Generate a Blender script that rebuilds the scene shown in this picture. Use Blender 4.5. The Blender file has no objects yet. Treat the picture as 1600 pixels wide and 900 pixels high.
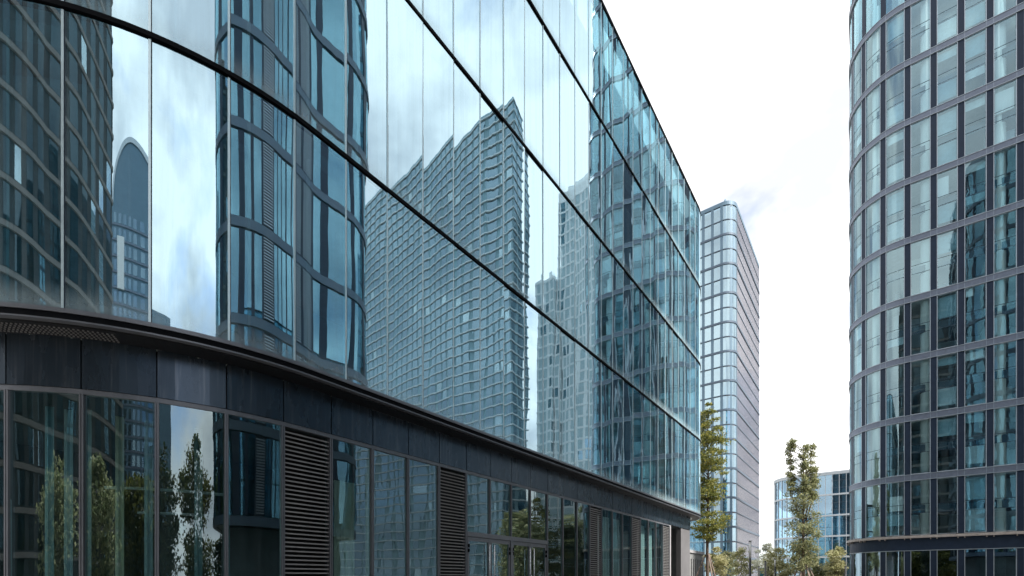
import bpy, math, random
from mathutils import Vector, Matrix
random.seed(11)
R = random.Random(5)
PI = math.pi
sc = bpy.context.scene
COL = sc.collection

# ------------------------------------------------------------------ camera, world, sun
cam_d = bpy.data.cameras.new('camera')
cam_d.sensor_width = 36.0
cam_d.lens = 17.01
cam_d.shift_y = 455.0 / 1600.0
cam_d.clip_start = 0.05
cam_d.clip_end = 3000
cam = bpy.data.objects.new('camera', cam_d)
cam.location = (0, 0, 1.65)
cam.rotation_euler = (PI / 2, 0, 0)
COL.objects.link(cam)
sc.camera = cam

SUN_AZ = math.radians(130)      # clockwise from +Y
SUN_EL = math.radians(50)
world = bpy.data.worlds.new('World')
sc.world = world
world.use_nodes = True
nt = world.node_tree
nt.nodes.clear()


def N(tree, kind, **kw):
    n = tree.nodes.new(kind)
    for k, v in kw.items():
        if k == 'inp':
            for i, val in v.items():
                n.inputs[i].default_value = val
        else:
            setattr(n, k, v)
    return n


sky = N(nt, 'ShaderNodeTexSky')
sky.sky_type = 'NISHITA'
sky.sun_disc = False
sky.sun_elevation = SUN_EL
sky.sun_rotation = SUN_AZ
sky.air_density = 1.0
sky.dust_density = 0.4
sky.ozone_density = 2.0
bg_sky = N(nt, 'ShaderNodeBackground', inp={'Strength': 0.11})
nt.links.new(sky.outputs[0], bg_sky.inputs['Color'])
tc = N(nt, 'ShaderNodeTexCoord')
mp = N(nt, 'ShaderNodeMapping', inp={'Scale': (1.0, 1.0, 1.9), 'Location': (7.7, 4.1, 1.3)})
nt.links.new(tc.outputs['Generated'], mp.inputs['Vector'])
nz = N(nt, 'ShaderNodeTexNoise', inp={'Scale': 2.3, 'Detail': 7.0, 'Roughness': 0.55, 'Distortion': 0.35})
nt.links.new(mp.outputs[0], nz.inputs['Vector'])
rmp = N(nt, 'ShaderNodeValToRGB')
rmp.color_ramp.elements[0].position = 0.26
rmp.color_ramp.elements[1].position = 0.47
nt.links.new(nz.outputs['Fac'], rmp.inputs['Fac'])
nz2 = N(nt, 'ShaderNodeTexNoise', inp={'Scale': 4.0, 'Detail': 5.0, 'Roughness': 0.5})
nt.links.new(mp.outputs[0], nz2.inputs['Vector'])
rmp2 = N(nt, 'ShaderNodeValToRGB')
rmp2.color_ramp.elements[0].position = 0.37
rmp2.color_ramp.elements[0].color = (0.56, 0.58, 0.62, 1)
rmp2.color_ramp.elements[1].position = 0.57
rmp2.color_ramp.elements[1].color = (1.0, 1.0, 1.0, 1)
nt.links.new(nz2.outputs['Fac'], rmp2.inputs['Fac'])
bg_cl = N(nt, 'ShaderNodeBackground', inp={'Strength': 0.76})
nt.links.new(rmp2.outputs[0], bg_cl.inputs['Color'])
mix = N(nt, 'ShaderNodeMixShader')
nt.links.new(rmp.outputs[0], mix.inputs[0])
nt.links.new(bg_sky.outputs[0], mix.inputs[1])
nt.links.new(bg_cl.outputs[0], mix.inputs[2])
wo = N(nt, 'ShaderNodeOutputWorld')
nt.links.new(mix.outputs[0], wo.inputs['Surface'])

sun_d = bpy.data.lights.new('sun', 'SUN')
sun_d.energy = 3.2
sun_d.angle = math.radians(4)
sun_d.color = (1.0, 0.95, 0.88)
sun = bpy.data.objects.new('sun', sun_d)
COL.objects.link(sun)
sd = Vector((math.sin(SUN_AZ) * math.cos(SUN_EL), math.cos(SUN_AZ) * math.cos(SUN_EL), math.sin(SUN_EL)))
sun.rotation_euler = (-sd).to_track_quat('-Z', 'Y').to_euler()

sc.view_settings.view_transform = 'Standard'
sc.view_settings.look = 'None'
sc.view_settings.exposure = 1.2
sc.view_settings.gamma = 1.0
sc.render.engine = 'CYCLES'
sc.cycles.max_bounces = 10
sc.cycles.glossy_bounces = 6
sc.cycles.transparent_max_bounces = 14
sc.cycles.diffuse_bounces = 3
sc.cycles.transmission_bounces = 4
sc.cycles.caustics_reflective = False
sc.cycles.caustics_refractive = False
sc.cycles.use_denoising = True
sc.cycles.sample_clamp_indirect = 6.0

# ------------------------------------------------------------------ street frame: n = across the street, u = along it
NX, NY = 0.801, -0.5987
ROT = math.atan2(NY, NX)


def W(n, u, z=0.0):
    return Vector((NX * n - NY * u, NY * n + NX * u, z))


# ------------------------------------------------------------------ materials
def plain(name, col, rough=0.6, metal=0.0, var=0.12, scale=3.0, bump=0.0, bscale=40.0, spec=0.5, stretch=(1, 1, 1), streak=0.0):
    m = bpy.data.materials.new(name)
    m.use_nodes = True
    t = m.node_tree
    p = t.nodes['Principled BSDF']
    p.inputs['Roughness'].default_value = rough
    p.inputs['Metallic'].default_value = metal
    p.inputs['Specular IOR Level'].default_value = spec
    co = N(t, 'ShaderNodeTexCoord')
    mpp = N(t, 'ShaderNodeMapping', inp={'Scale': stretch})
    t.links.new(co.outputs['Object'], mpp.inputs[0])
    no = N(t, 'ShaderNodeTexNoise', inp={'Scale': scale, 'Detail': 5.0, 'Roughness': 0.6})
    t.links.new(mpp.outputs[0], no.inputs['Vector'])
    r = N(t, 'ShaderNodeValToRGB')
    r.color_ramp.elements[0].position = 0.3
    r.color_ramp.elements[1].position = 0.7
    r.color_ramp.elements[0].color = tuple(c * (1 - var) for c in col) + (1,)
    r.color_ramp.elements[1].color = tuple(min(1, c * (1 + var)) for c in col) + (1,)
    t.links.new(no.outputs['Fac'], r.inputs['Fac'])
    if streak > 0:
        ms = N(t, 'ShaderNodeMapping', inp={'Scale': (13, 13, 0.45)})
        t.links.new(co.outputs['Object'], ms.inputs[0])
        sn_ = N(t, 'ShaderNodeTexNoise', inp={'Scale': 1.6, 'Detail': 4.0, 'Roughness': 0.65})
        t.links.new(ms.outputs[0], sn_.inputs['Vector'])
        sr = N(t, 'ShaderNodeMapRange', inp={'From Min': 0.52, 'From Max': 0.78, 'To Min': 0.0, 'To Max': streak})
        t.links.new(sn_.outputs['Fac'], sr.inputs['Value'])
        mxc = N(t, 'ShaderNodeMix', data_type='RGBA')
        t.links.new(sr.outputs[0], mxc.inputs['Factor'])
        t.links.new(r.outputs[0], mxc.inputs['A'])
        mxc.inputs['B'].default_value = (0.34, 0.34, 0.35, 1)
        t.links.new(mxc.outputs['Result'], p.inputs['Base Color'])
    else:
        t.links.new(r.outputs[0], p.inputs['Base Color'])
    mr = N(t, 'ShaderNodeMapRange', inp={'From Min': 0.3, 'From Max': 0.7, 'To Min': max(0.02, rough - 0.08), 'To Max': min(1, rough + 0.08)})
    t.links.new(no.outputs['Fac'], mr.inputs['Value'])
    t.links.new(mr.outputs[0], p.inputs['Roughness'])
    if bump > 0:
        n2 = N(t, 'ShaderNodeTexNoise', inp={'Scale': bscale, 'Detail': 3.0})
        t.links.new(mpp.outputs[0], n2.inputs['Vector'])
        b = N(t, 'ShaderNodeBump', inp={'Strength': 0.5, 'Distance': bump})
        t.links.new(n2.outputs['Fac'], b.inputs['Height'])
        t.links.new(b.outputs[0], p.inputs['Normal'])
    return m


def glass(name, refl, gcol, tcol, wave=(0.9, 0.0012), ripple=(3.0, 0.0003), frit=None, dirt_haze=0.0, stretch=(1, 1, 0.35)):
    """coated facade glass: mirror coat over a tinted see-through sheet; each pane slightly out of true"""
    m = bpy.data.materials.new(name)
    m.use_nodes = True
    t = m.node_tree
    t.nodes.clear()
    out = N(t, 'ShaderNodeOutputMaterial')
    co = N(t, 'ShaderNodeTexCoord')
    oi = N(t, 'ShaderNodeObjectInfo')
    off = N(t, 'ShaderNodeVectorMath', operation='SCALE')
    cx = N(t, 'ShaderNodeCombineXYZ')
    for i in range(3):
        t.links.new(oi.outputs['Random'], cx.inputs[i])
    t.links.new(cx.outputs[0], off.inputs[0])
    off.inputs['Scale'].default_value = 57.0
    mpp = N(t, 'ShaderNodeMapping', inp={'Scale': stretch})
    t.links.new(co.outputs['Object'], mpp.inputs[0])
    add = N(t, 'ShaderNodeVectorMath', operation='ADD')
    t.links.new(mpp.outputs[0], add.inputs[0])
    t.links.new(off.outputs[0], add.inputs[1])
    n1 = N(t, 'ShaderNodeTexNoise', inp={'Scale': wave[0], 'Detail': 1.0, 'Roughness': 0.4})
    n2 = N(t, 'ShaderNodeTexNoise', inp={'Scale': ripple[0], 'Detail': 1.5, 'Roughness': 0.5})
    t.links.new(add.outputs[0], n1.inputs['Vector'])
    t.links.new(add.outputs[0], n2.inputs['Vector'])
    b1 = N(t, 'ShaderNodeBump', inp={'Strength': 1.0, 'Distance': wave[1]})
    b2 = N(t, 'ShaderNodeBump', inp={'Strength': 1.0, 'Distance': ripple[1]})
    t.links.new(n1.outputs['Fac'], b1.inputs['Height'])
    t.links.new(n2.outputs['Fac'], b2.inputs['Height'])
    t.links.new(b1.outputs[0], b2.inputs['Normal'])
    lw = N(t, 'ShaderNodeLayerWeight', inp={'Blend': 0.5})
    fr = N(t, 'ShaderNodeMath', operation='POWER', inp={1: 4.5})
    t.links.new(lw.outputs['Facing'], fr.inputs[0])
    mr = N(t, 'ShaderNodeMapRange', inp={'From Min': 0.0, 'From Max': 1.0, 'To Min': refl, 'To Max': 1.0})
    t.links.new(fr.outputs[0], mr.inputs['Value'])
    gl = N(t, 'ShaderNodeBsdfGlossy', inp={'Color': tuple(gcol) + (1,), 'Roughness': 0.0})
    t.links.new(b2.outputs[0], gl.inputs['Normal'])
    tr = N(t, 'ShaderNodeBsdfTransparent', inp={'Color': tuple(tcol) + (1,)})
    mx = N(t, 'ShaderNodeMixShader')
    t.links.new(mr.outputs[0], mx.inputs[0])
    t.links.new(tr.outputs[0], mx.inputs[1])
    t.links.new(gl.outputs[0], mx.inputs[2])
    last = mx
    if frit or dirt_haze:
        df = N(t, 'ShaderNodeBsdfDiffuse', inp={'Color': (0.68, 0.85, 0.90, 1)})
        sx = N(t, 'ShaderNodeSeparateXYZ')
        t.links.new(co.outputs['Object'], sx.inputs[0])
        h, amt = frit if frit else (1.0, 0.0)
        fm = N(t, 'ShaderNodeMapRange', interpolation_type='SMOOTHSTEP',
               inp={'From Min': 0.0, 'From Max': h, 'To Min': amt, 'To Max': 0.0})
        t.links.new(sx.outputs['Z'], fm.inputs['Value'])
        dn = N(t, 'ShaderNodeTexNoise', inp={'Scale': 2.0, 'Detail': 6.0, 'Roughness': 0.65})
        ms = N(t, 'ShaderNodeMapping', inp={'Scale': (3.0, 3.0, 0.3)})
        t.links.new(add.outputs[0], ms.inputs[0])
        t.links.new(ms.outputs[0], dn.inputs['Vector'])
        dm = N(t, 'ShaderNodeMapRange', inp={'From Min': 0.45, 'From Max': 0.8, 'To Min': 0.0, 'To Max': dirt_haze})  # dirt streaks, strengthened on the main facade to paint a pale haze
        t.links.new(dn.outputs['Fac'], dm.inputs['Value'])
        ad = N(t, 'ShaderNodeMath', operation='ADD', use_clamp=True)
        t.links.new(fm.outputs[0], ad.inputs[0])
        t.links.new(dm.outputs[0], ad.inputs[1])
        m3 = N(t, 'ShaderNodeMixShader')
        t.links.new(ad.outputs[0], m3.inputs[0])
        t.links.new(mx.outputs[0], m3.inputs[1])
        t.links.new(df.outputs[0], m3.inputs[2])
        last = m3
    t.links.new(last.outputs[0], out.inputs['Surface'])
    return m


def clear(name, col):
    m = bpy.data.materials.new(name)
    m.use_nodes = True
    t = m.node_tree
    t.nodes.clear()
    out = N(t, 'ShaderNodeOutputMaterial')
    tr = N(t, 'ShaderNodeBsdfTransparent', inp={'Color': tuple(col) + (1,)})
    t.links.new(tr.outputs[0], out.inputs['Surface'])
    return m


def leafmat(name, cols):
    m = bpy.data.materials.new(name)
    m.use_nodes = True
    t = m.node_tree
    p = t.nodes['Principled BSDF']
    p.inputs['Roughness'].default_value = 0.55
    p.inputs['Specular IOR Level'].default_value = 0.3
    g = N(t, 'ShaderNodeNewGeometry')
    r = N(t, 'ShaderNodeValToRGB')
    e = r.color_ramp.elements
    e[0].color = tuple(cols[0]) + (1,)
    e[1].color = tuple(cols[-1]) + (1,)
    for k, c in enumerate(cols[1:-1]):
        q = e.new((k + 1) / (len(cols) - 1))
        q.color = tuple(c) + (1,)
    t.links.new(g.outputs['Random Per Island'], r.inputs['Fac'])
    t.links.new(r.outputs[0], p.inputs['Base Color'])
    tl = N(t, 'ShaderNodeBsdfTranslucent')
    t.links.new(r.outputs[0], tl.inputs['Color'])
    mx = N(t, 'ShaderNodeMixShader', inp={0: 0.5})
    t.links.new(p.outputs[0], mx.inputs[1])
    t.links.new(tl.outputs[0], mx.inputs[2])
    t.links.new(mx.outputs[0], t.nodes['Material Output'].inputs['Surface'])
    return m


M = {}
M['glass_main'] = glass('coated_blue_glass', 0.65, (0.66, 0.89, 1.0), (0.46, 0.82, 0.92), wave=(0.8, 0.0042), ripple=(3.0, 0.00042), frit=(0.42, 0.26), dirt_haze=0.13)
M['glass_ground'] = glass('dark_shop_glass', 0.23, (0.76, 0.95, 1.0), (0.60, 0.78, 0.78), wave=(1.2, 0.0045), ripple=(4.0, 0.0006), dirt_haze=0.03)
M['glass_right'] = glass('tower_glass', 0.25, (0.66, 0.92, 1.0), (0.76, 0.95, 1.0), wave=(0.9, 0.0030), ripple=(4.0, 0.0005), dirt_haze=0.03)
M['glass_far'] = glass('pale_tower_glass', 0.50, (0.66, 0.82, 0.88), (0.5, 0.64, 0.72), wave=(0.5, 0.002))
M['glass_side'] = glass('sky_glow_side_glass', 0.42, (0.92, 0.90, 0.93), (0.95, 0.90, 0.90), wave=(0.5, 0.003))  # pink sky glow on this face put into the glass tint
M['glass_block'] = glass('blue_block_glass', 0.36, (0.58, 0.74, 0.84), (0.62, 0.80, 0.90), wave=(0.5, 0.002))
M['glass_dim'] = glass('dim_window_glass', 0.10, (0.55, 0.75, 0.88), (0.04, 0.05, 0.06), wave=(0.5, 0.002))
M['glass_louv'] = glass('teal_office_glass', 0.50, (0.36, 0.60, 0.70), (0.34, 0.54, 0.60), wave=(0.5, 0.002))
M['glass_dark'] = glass('smoked_glass', 0.42, (0.50, 0.68, 0.80), (0.15, 0.22, 0.26), wave=(0.5, 0.002))
M['inner'] = clear('glass_inner_face', (0.97, 0.99, 0.99))
M['edge'] = plain('polished_glass_edge', (0.50, 0.66, 0.70), 0.3, var=0.08)
M['seam'] = plain('silicone_seam', (0.74, 0.90, 0.95), 0.4, 0.5, var=0.06)
M['black'] = plain('black_anodised_flange', (0.004, 0.005, 0.007), 0.7, 0.0, 0.2, spec=0.08)
M['soffit'] = plain('dark_perforated_soffit', (0.018, 0.019, 0.022), 0.5, 0.2, 0.3, scale=30)
M['fascia'] = plain('charcoal_metal_panel', (0.062, 0.085, 0.112), 0.28, 0.6, 0.14, scale=1.2, stretch=(2, 2, 0.6), spec=0.6, streak=0.35)
M['frame'] = plain('grey_aluminium_frame', (0.20, 0.21, 0.235), 0.42, 0.35, 0.1)
M['slat'] = plain('louvre_slat_metal', (0.34, 0.335, 0.335), 0.5, 0.2, 0.12)  # paler than the blade: light on the nose put into the colour
M['blade'] = plain('louvre_shade_metal', (0.022, 0.022, 0.024), 0.6, var=0.2)  # near-black: shade under the blade put into the colour
M['dark'] = plain('dark_backing', (0.012, 0.012, 0.014), 0.7)
M['steel'] = plain('brushed_steel', (0.62, 0.62, 0.62), 0.28, 0.8, 0.06)
M['slab'] = plain('concrete_slab', (0.50, 0.54, 0.55), 0.8)
M['ceiling'] = plain('pale_ceiling', (0.55, 0.58, 0.60), 0.8)
M['wall_in'] = plain('interior_partition', (0.58, 0.72, 0.78), 0.8, var=0.25, scale=0.4)
M['mezz'] = plain('slate_spandrel', (0.025, 0.06, 0.09), 0.6)
M['wall_main'] = plain('teal_grey_partition', (0.38, 0.56, 0.62), 0.8, var=0.3, scale=0.4)
M['sheer_a'] = plain('pale_sheer_blind', (0.64, 0.71, 0.73), 0.9)
M['sheer_b'] = plain('blue_grey_blind', (0.42, 0.54, 0.59), 0.9)
M['sheer_c'] = plain('teal_room_panel', (0.25, 0.40, 0.46), 0.9)
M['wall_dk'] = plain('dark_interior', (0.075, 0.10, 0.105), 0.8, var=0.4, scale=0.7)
M['curtain'] = plain('cream_curtain', (0.55, 0.56, 0.44), 0.9, var=0.12)
M['blind'] = plain('white_roller_blind', (0.78, 0.80, 0.80), 0.8, var=0.03)
M['column'] = plain('white_plaster_column', (0.82, 0.82, 0.79), 0.7, var=0.03)
M['band'] = plain('grey_spandrel_metal', (0.16, 0.19, 0.25), 0.45, 0.3, 0.12, scale=6)
M['trim'] = plain('silver_trim', (0.38, 0.44, 0.50), 0.4, 0.4, 0.08)
M['pier'] = plain('dark_slate_pier', (0.018, 0.032, 0.060), 0.5, 0.0, 0.15, spec=0.25)
M['gutter'] = plain('weathered_gutter', (0.42, 0.38, 0.36), 0.6, 0.1, 0.25, scale=4)
M['farpier'] = plain('pale_blue_metal', (0.12, 0.20, 0.27), 0.5, 0.2, 0.08)
M['farband'] = plain('far_band_metal', (0.09, 0.13, 0.18), 0.5, 0.2, 0.08)
M['mull'] = plain('pale_mullion', (0.55, 0.60, 0.64), 0.45, 0.2, 0.08)
M['pinkbrick'] = plain('pinkish_light_panel', (0.62, 0.57, 0.58), 0.6)
M['endwall'] = plain('mid_grey_end_wall', (0.17, 0.168, 0.175), 0.75, var=0.12, scale=1.0)
M['concrete'] = plain('grey_concrete', (0.30, 0.31, 0.31), 0.85, var=0.2, bump=0.004, bscale=25)
M['ltwall'] = plain('light_grey_wall', (0.44, 0.43, 0.44), 0.75, var=0.08)
M['asphalt'] = plain('asphalt', (0.05, 0.05, 0.052), 0.9, var=0.25, scale=8, bump=0.006, bscale=120)
M['paving'] = plain('paving_stone', (0.26, 0.25, 0.24), 0.85, var=0.2, scale=1.5, bump=0.004, bscale=60)
M['kerb'] = plain('kerb_granite', (0.34, 0.34, 0.34), 0.8, var=0.2, scale=20)
M['earth'] = plain('ground_soil', (0.16, 0.15, 0.13), 0.95, var=0.25, scale=0.3)
M['bark'] = plain('bark', (0.12, 0.085, 0.065), 0.9, var=0.35, scale=14, bump=0.01, bscale=30, stretch=(1, 1, 0.3))
M['stake'] = plain('stake_wood', (0.25, 0.19, 0.16), 0.85, var=0.3, scale=8, stretch=(1, 1, 0.2))
M['post'] = plain('black_post_paint', (0.018, 0.019, 0.022), 0.4)
M['lampglass'] = plain('white_lamp_tube', (0.85, 0.86, 0.86), 0.35, var=0.02)
M['teal'] = plain('teal_hoarding', (0.10, 0.36, 0.42), 0.6)
M['white'] = plain('white_paint', (0.78, 0.78, 0.77), 0.5, var=0.05)
M['balcony'] = plain('pale_balcony_slab', (0.50, 0.57, 0.61), 0.7, var=0.12, scale=0.5)
M['teal_wall'] = plain('slate_blue_render', (0.20, 0.33, 0.39), 0.7, var=0.2, scale=0.2)
M['brown_wall'] = plain('dark_clinker_wall', (0.035, 0.04, 0.045), 0.8, var=0.25, scale=0.3)
M['taupe'] = plain('taupe_band', (0.20, 0.18, 0.17), 0.7)
M['white_wall'] = plain('white_cladding', (0.82, 0.86, 0.88), 0.6, var=0.08)
M['leaf_olive'] = leafmat('olive_leaf', [(0.07, 0.095, 0.03), (0.17, 0.205, 0.06), (0.30, 0.31, 0.085), (0.54, 0.47, 0.13)])  # yellow end of the ramp paints the sunlit tops
M['leaf_green'] = leafmat('mid_green_leaf', [(0.12, 0.145, 0.07), (0.26, 0.29, 0.14), (0.40, 0.41, 0.22), (0.56, 0.53, 0.32)])
M['leaf_pale'] = leafmat('pale_yellow_leaf', [(0.26, 0.27, 0.13), (0.44, 0.42, 0.22), (0.62, 0.58, 0.36)])
M['leaf_cream'] = leafmat('cream_leaf', [(0.30, 0.32, 0.15), (0.54, 0.53, 0.30), (0.74, 0.71, 0.46)])
M['leaf_white'] = leafmat('overexposed_leaf', [(0.30, 0.32, 0.24), (0.42, 0.44, 0.36), (0.55, 0.57, 0.5)])  # overexposure put into the leaf colour
M['leaf_mid'] = leafmat('yellow_green_leaf', [(0.05, 0.06, 0.015), (0.10, 0.11, 0.03), (0.20, 0.19, 0.06)])
M['leaf_dark'] = leafmat('dark_green_leaf', [(0.012, 0.022, 0.010), (0.03, 0.05, 0.018), (0.06, 0.075, 0.025), (0.11, 0.10, 0.03)])

# ------------------------------------------------------------------ objects
BASE = {}


def tag(o, label=None, cat=None, group=None, kind=None):
    if label:
        o['label'] = label
    if cat:
        o['category'] = cat
    if group:
        o['group'] = group
    if kind:
        o['kind'] = kind
    return o


def thing(name, label, cat, n, u, rot=ROT, group=None, world_xy=None):
    o = bpy.data.objects.new(name, None)
    COL.objects.link(o)
    o.empty_display_size = 0.5
    if world_xy:
        o.location = (world_xy[0], world_xy[1], 0)
        BASE[o.name] = (0, 0)
    else:
        o.location = W(n, u)
        BASE[o.name] = (n, u)
    o.rotation_euler = (0, 0, rot)
    return tag(o, label, cat, group)


def link(name, me, parent=None, loc=(0, 0, 0), rot=None):
    o = bpy.data.objects.new(name, me)
    COL.objects.link(o)
    if parent is not None:
        o.parent = parent
    o.location = loc
    if rot is not None:
        o.rotation_euler = rot
    return o


class MB:
    def __init__(self):
        self.v = []
        self.f = []
        self.mi = []
        self.sm = []

    def quad(self, a, b, c, d, mi=0, sm=False):
        k = len(self.v)
        self.v += [a, b, c, d]
        self.f.append((k, k + 1, k + 2, k + 3))
        self.mi.append(mi)
        self.sm.append(sm)

    def box(self, x0, x1, y0, y1, z0, z1, mi=0):
        k = len(self.v)
        for z in (z0, z1):
            self.v += [(x0, y0, z), (x1, y0, z), (x1, y1, z), (x0, y1, z)]
        for q in ((3, 2, 1, 0), (4, 5, 6, 7), (0, 1, 5, 4), (1, 2, 6, 5), (2, 3, 7, 6), (3, 0, 4, 7)):
            self.f.append(tuple(k + i for i in q))
            self.mi.append(mi)
            self.sm.append(False)
        return self

    def strip(self, path, s0, s1, o0, o1, z0, z1, step=0.3, mi=0):
        ss = path.samples(s0, s1, step)
        k = len(self.v)
        for s in ss:
            for o, z in ((o0, z0), (o1, z0), (o1, z1), (o0, z1)):
                n, u, ph = path.at(s, o)
                self.v.append((n, u, z))
        for i in range(len(ss) - 1):
            a = k + 4 * i
            for j in range(4):
                j2 = (j + 1) % 4
                self.f.append((a + j, a + 4 + j, a + 4 + j2, a + j2))
                self.mi.append(mi)
                self.sm.append(False)
        e = k + 4 * (len(ss) - 1)
        self.f += [(k, k + 1, k + 2, k + 3), (e + 3, e + 2, e + 1, e)]
        self.mi += [mi, mi]
        self.sm += [False, False]
        return self

    def tube(self, pts, rads, sides=8, mi=0, cap=True):
        k = len(self.v)
        pts = [Vector(p) for p in pts]
        for i, p in enumerate(pts):
            d = (pts[min(i + 1, len(pts) - 1)] - pts[max(i - 1, 0)])
            if d.length < 1e-6:
                d = Vector((0, 0, 1))
            d.normalize()
            a = d.orthogonal() if abs(d.z) < 0.99 else Vector((1, 0, 0))
            a = (a - d * a.dot(d)).normalized()
            b = d.cross(a)
            for j in range(sides):
                t = 2 * PI * j / sides
                self.v.append(tuple(p + (a * math.cos(t) + b * math.sin(t)) * rads[i]))
        for i in range(len(pts) - 1):
            for j in range(sides):
                j2 = (j + 1) % sides
                self.f.append((k + i * sides + j, k + i * sides + j2, k + (i + 1) * sides + j2, k + (i + 1) * sides + j))
                self.mi.append(mi)
                self.sm.append(True)
        if cap:
            self.f.append(tuple(k + j for j in range(sides))[::-1])
            self.f.append(tuple(k + (len(pts) - 1) * sides + j for j in range(sides)))
            self.mi += [mi, mi]
            self.sm += [False, False]
        return self

    def mesh(self, name, mats, base=(0, 0)):
        me = bpy.data.meshes.new(name)
        bn, bu = base
        me.from_pydata([(x - bn, y - bu, z) for x, y, z in self.v], [], self.f)
        for m in (mats if isinstance(mats, (list, tuple)) else [mats]):
            me.materials.append(m)
        me.polygons.foreach_set('material_index', self.mi)
        me.polygons.foreach_set('use_smooth', self.sm)
        me.update()
        return me

    def build(self, name, mats, parent=None):
        b = (0, 0)
        if parent is not None:
            r = parent
            while r.parent is not None:
                r = r.parent
            b = BASE.get(r.name, (0, 0))
        return link(name, self.mesh(name, mats, b), parent)


class Path:
    """rounded outline in the (n, u) street frame; outward is to the right of travel"""

    def __init__(self, n, u, phi, segs):
        self.segs = []
        s = 0.0
        for g in segs:
            if g[0] == 'L':
                self.segs.append((s, s + g[1], 'L', n, u, phi, 0))
                n -= math.sin(phi) * g[1]
                u += math.cos(phi) * g[1]
                s += g[1]
            else:
                r, ang = g[1], g[2]
                self.segs.append((s, s + r * ang, 'A', n - r * math.cos(phi), u - r * math.sin(phi), phi, r))
                cn, cu = n - r * math.cos(phi), u - r * math.sin(phi)
                phi += ang
                n, u = cn + r * math.cos(phi), cu + r * math.sin(phi)
                s += r * ang
        self.len = s

    def at(self, s, o=0.0):
        for g in self.segs:
            if s <= g[1] + 1e-9 or g is self.segs[-1]:
                break
        if g[2] == 'L':
            d = s - g[0]
            ph = g[5]
            return (g[3] - math.sin(ph) * d + o * math.cos(ph), g[4] + math.cos(ph) * d + o * math.sin(ph), ph)
        ph = g[5] + (s - g[0]) / g[6]
        return (g[3] + (g[6] + o) * math.cos(ph), g[4] + (g[6] + o) * math.sin(ph), ph)

    def samples(self, s0, s1, step):
        out = [s0]
        for g in self.segs:
            a, b = max(s0, g[0]), min(s1, g[1])
            if b <= a + 1e-6:
                continue
            k = 1 if g[2] == 'L' else max(1, int(math.ceil((b - a) / step)))
            for i in range(1, k + 1):
                out.append(a + (b - a) * i / k)
        return out

    def curv(self, s0, s1):
        for g in self.segs:
            if g[0] - 1e-6 <= (s0 + s1) / 2 <= g[1] + 1e-6:
                return g[6]
        return 0


def pane_mesh(path, s0, s1, h, thick, mats, bow=0.0, off=0.0, rows=4, gap=0.0):
    """one sheet of glass as a thin solid: smooth outer and inner faces, flat edges. Local frame at its lower left corner."""
    s0 += gap
    s1 -= gap
    n0, u0, ph = path.at(s0, off)
    c, s_ = math.cos(ph), math.sin(ph)
    cols = 6 if path.curv(s0, s1) == 0 else max(6, int((s1 - s0) / 0.15))
    b = MB()

    def pt(i, j, o):
        a = i / cols
        n, u, p = path.at(s0 + (s1 - s0) * a, off + o)
        dn, du = n - n0, u - u0
        zz = j / rows
        w = bow * 4 * a * (1 - a) * 4 * zz * (1 - zz)
        return (dn * c + du * s_ + w, -dn * s_ + du * c, zz * h)
    for o, mi, flip in ((0.0, 0, False), (-thick, 1, True)):
        k = len(b.v)
        for j in range(rows + 1):
            for i in range(cols + 1):
                b.v.append(pt(i, j, o))
        for j in range(rows):
            for i in range(cols):
                q = (k + j * (cols + 1) + i, k + j * (cols + 1) + i + 1, k + (j + 1) * (cols + 1) + i + 1, k + (j + 1) * (cols + 1) + i)
                b.f.append(q[::-1] if flip else q)
                b.mi.append(mi)
                b.sm.append(True)
    for j in range(rows):
        b.quad(pt(0, j, -thick), pt(0, j, 0), pt(0, j + 1, 0), pt(0, j + 1, -thick), 2)
        b.quad(pt(cols, j, 0), pt(cols, j, -thick), pt(cols, j + 1, -thick), pt(cols, j + 1, 0), 2)
    for i in range(cols):
        b.quad(pt(i, rows, 0), pt(i + 1, rows, 0), pt(i + 1, rows, -thick), pt(i, rows, -thick), 2)
        b.quad(pt(i, 0, -thick), pt(i + 1, 0, -thick), pt(i + 1, 0, 0), pt(i, 0, 0), 2)
    return b.mesh('pane', mats), (n0, u0, ph)


PANES = {}


def add_pane(path, s0, s1, z0, z1, parent, mat, name='pane', thick=0.02, bows=(0.0,), off=0.0, gap=0.008, tilt=0.0):
    r = path.curv(s0, s1)
    bow = R.choice(bows)
    straight = (r == 0)
    key = (round(s1 - s0, 3), round(z1 - z0, 3), round(r + off, 3), mat.name, bow, thick)
    if not straight:
        mid = [g for g in path.segs if g[0] - 1e-6 <= s0 and s1 <= g[1] + 1e-6]
        if not mid:
            key = key + (round(s0, 3), id(path))
    me, pos = None, None
    if key in PANES:
        me = PANES[key]
        pos = path.at(s0 + gap, off)
    else:
        me, pos = pane_mesh(path, s0, s1, z1 - z0, thick, [mat, M['inner'], M['edge']], bow, off, gap=gap)
        PANES[key] = me
    rt = parent
    ploc = Vector((0, 0, 0))
    while rt.parent is not None:
        ploc += rt.location
        rt = rt.parent
    bn, bu = BASE[rt.name]
    t = tilt
    return link(name, me, parent, (pos[0] - bn - ploc.x, pos[1] - bu - ploc.y, z0 - ploc.z),
                (R.uniform(-t, t), R.uniform(-t, t), pos[2] + R.uniform(-t, t)))


def boxmesh(name, x, y, z, mat):
    b = MB()
    b.box(-x / 2, x / 2, -y / 2, y / 2, 0, z)
    return b.mesh(name, mat)


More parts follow.
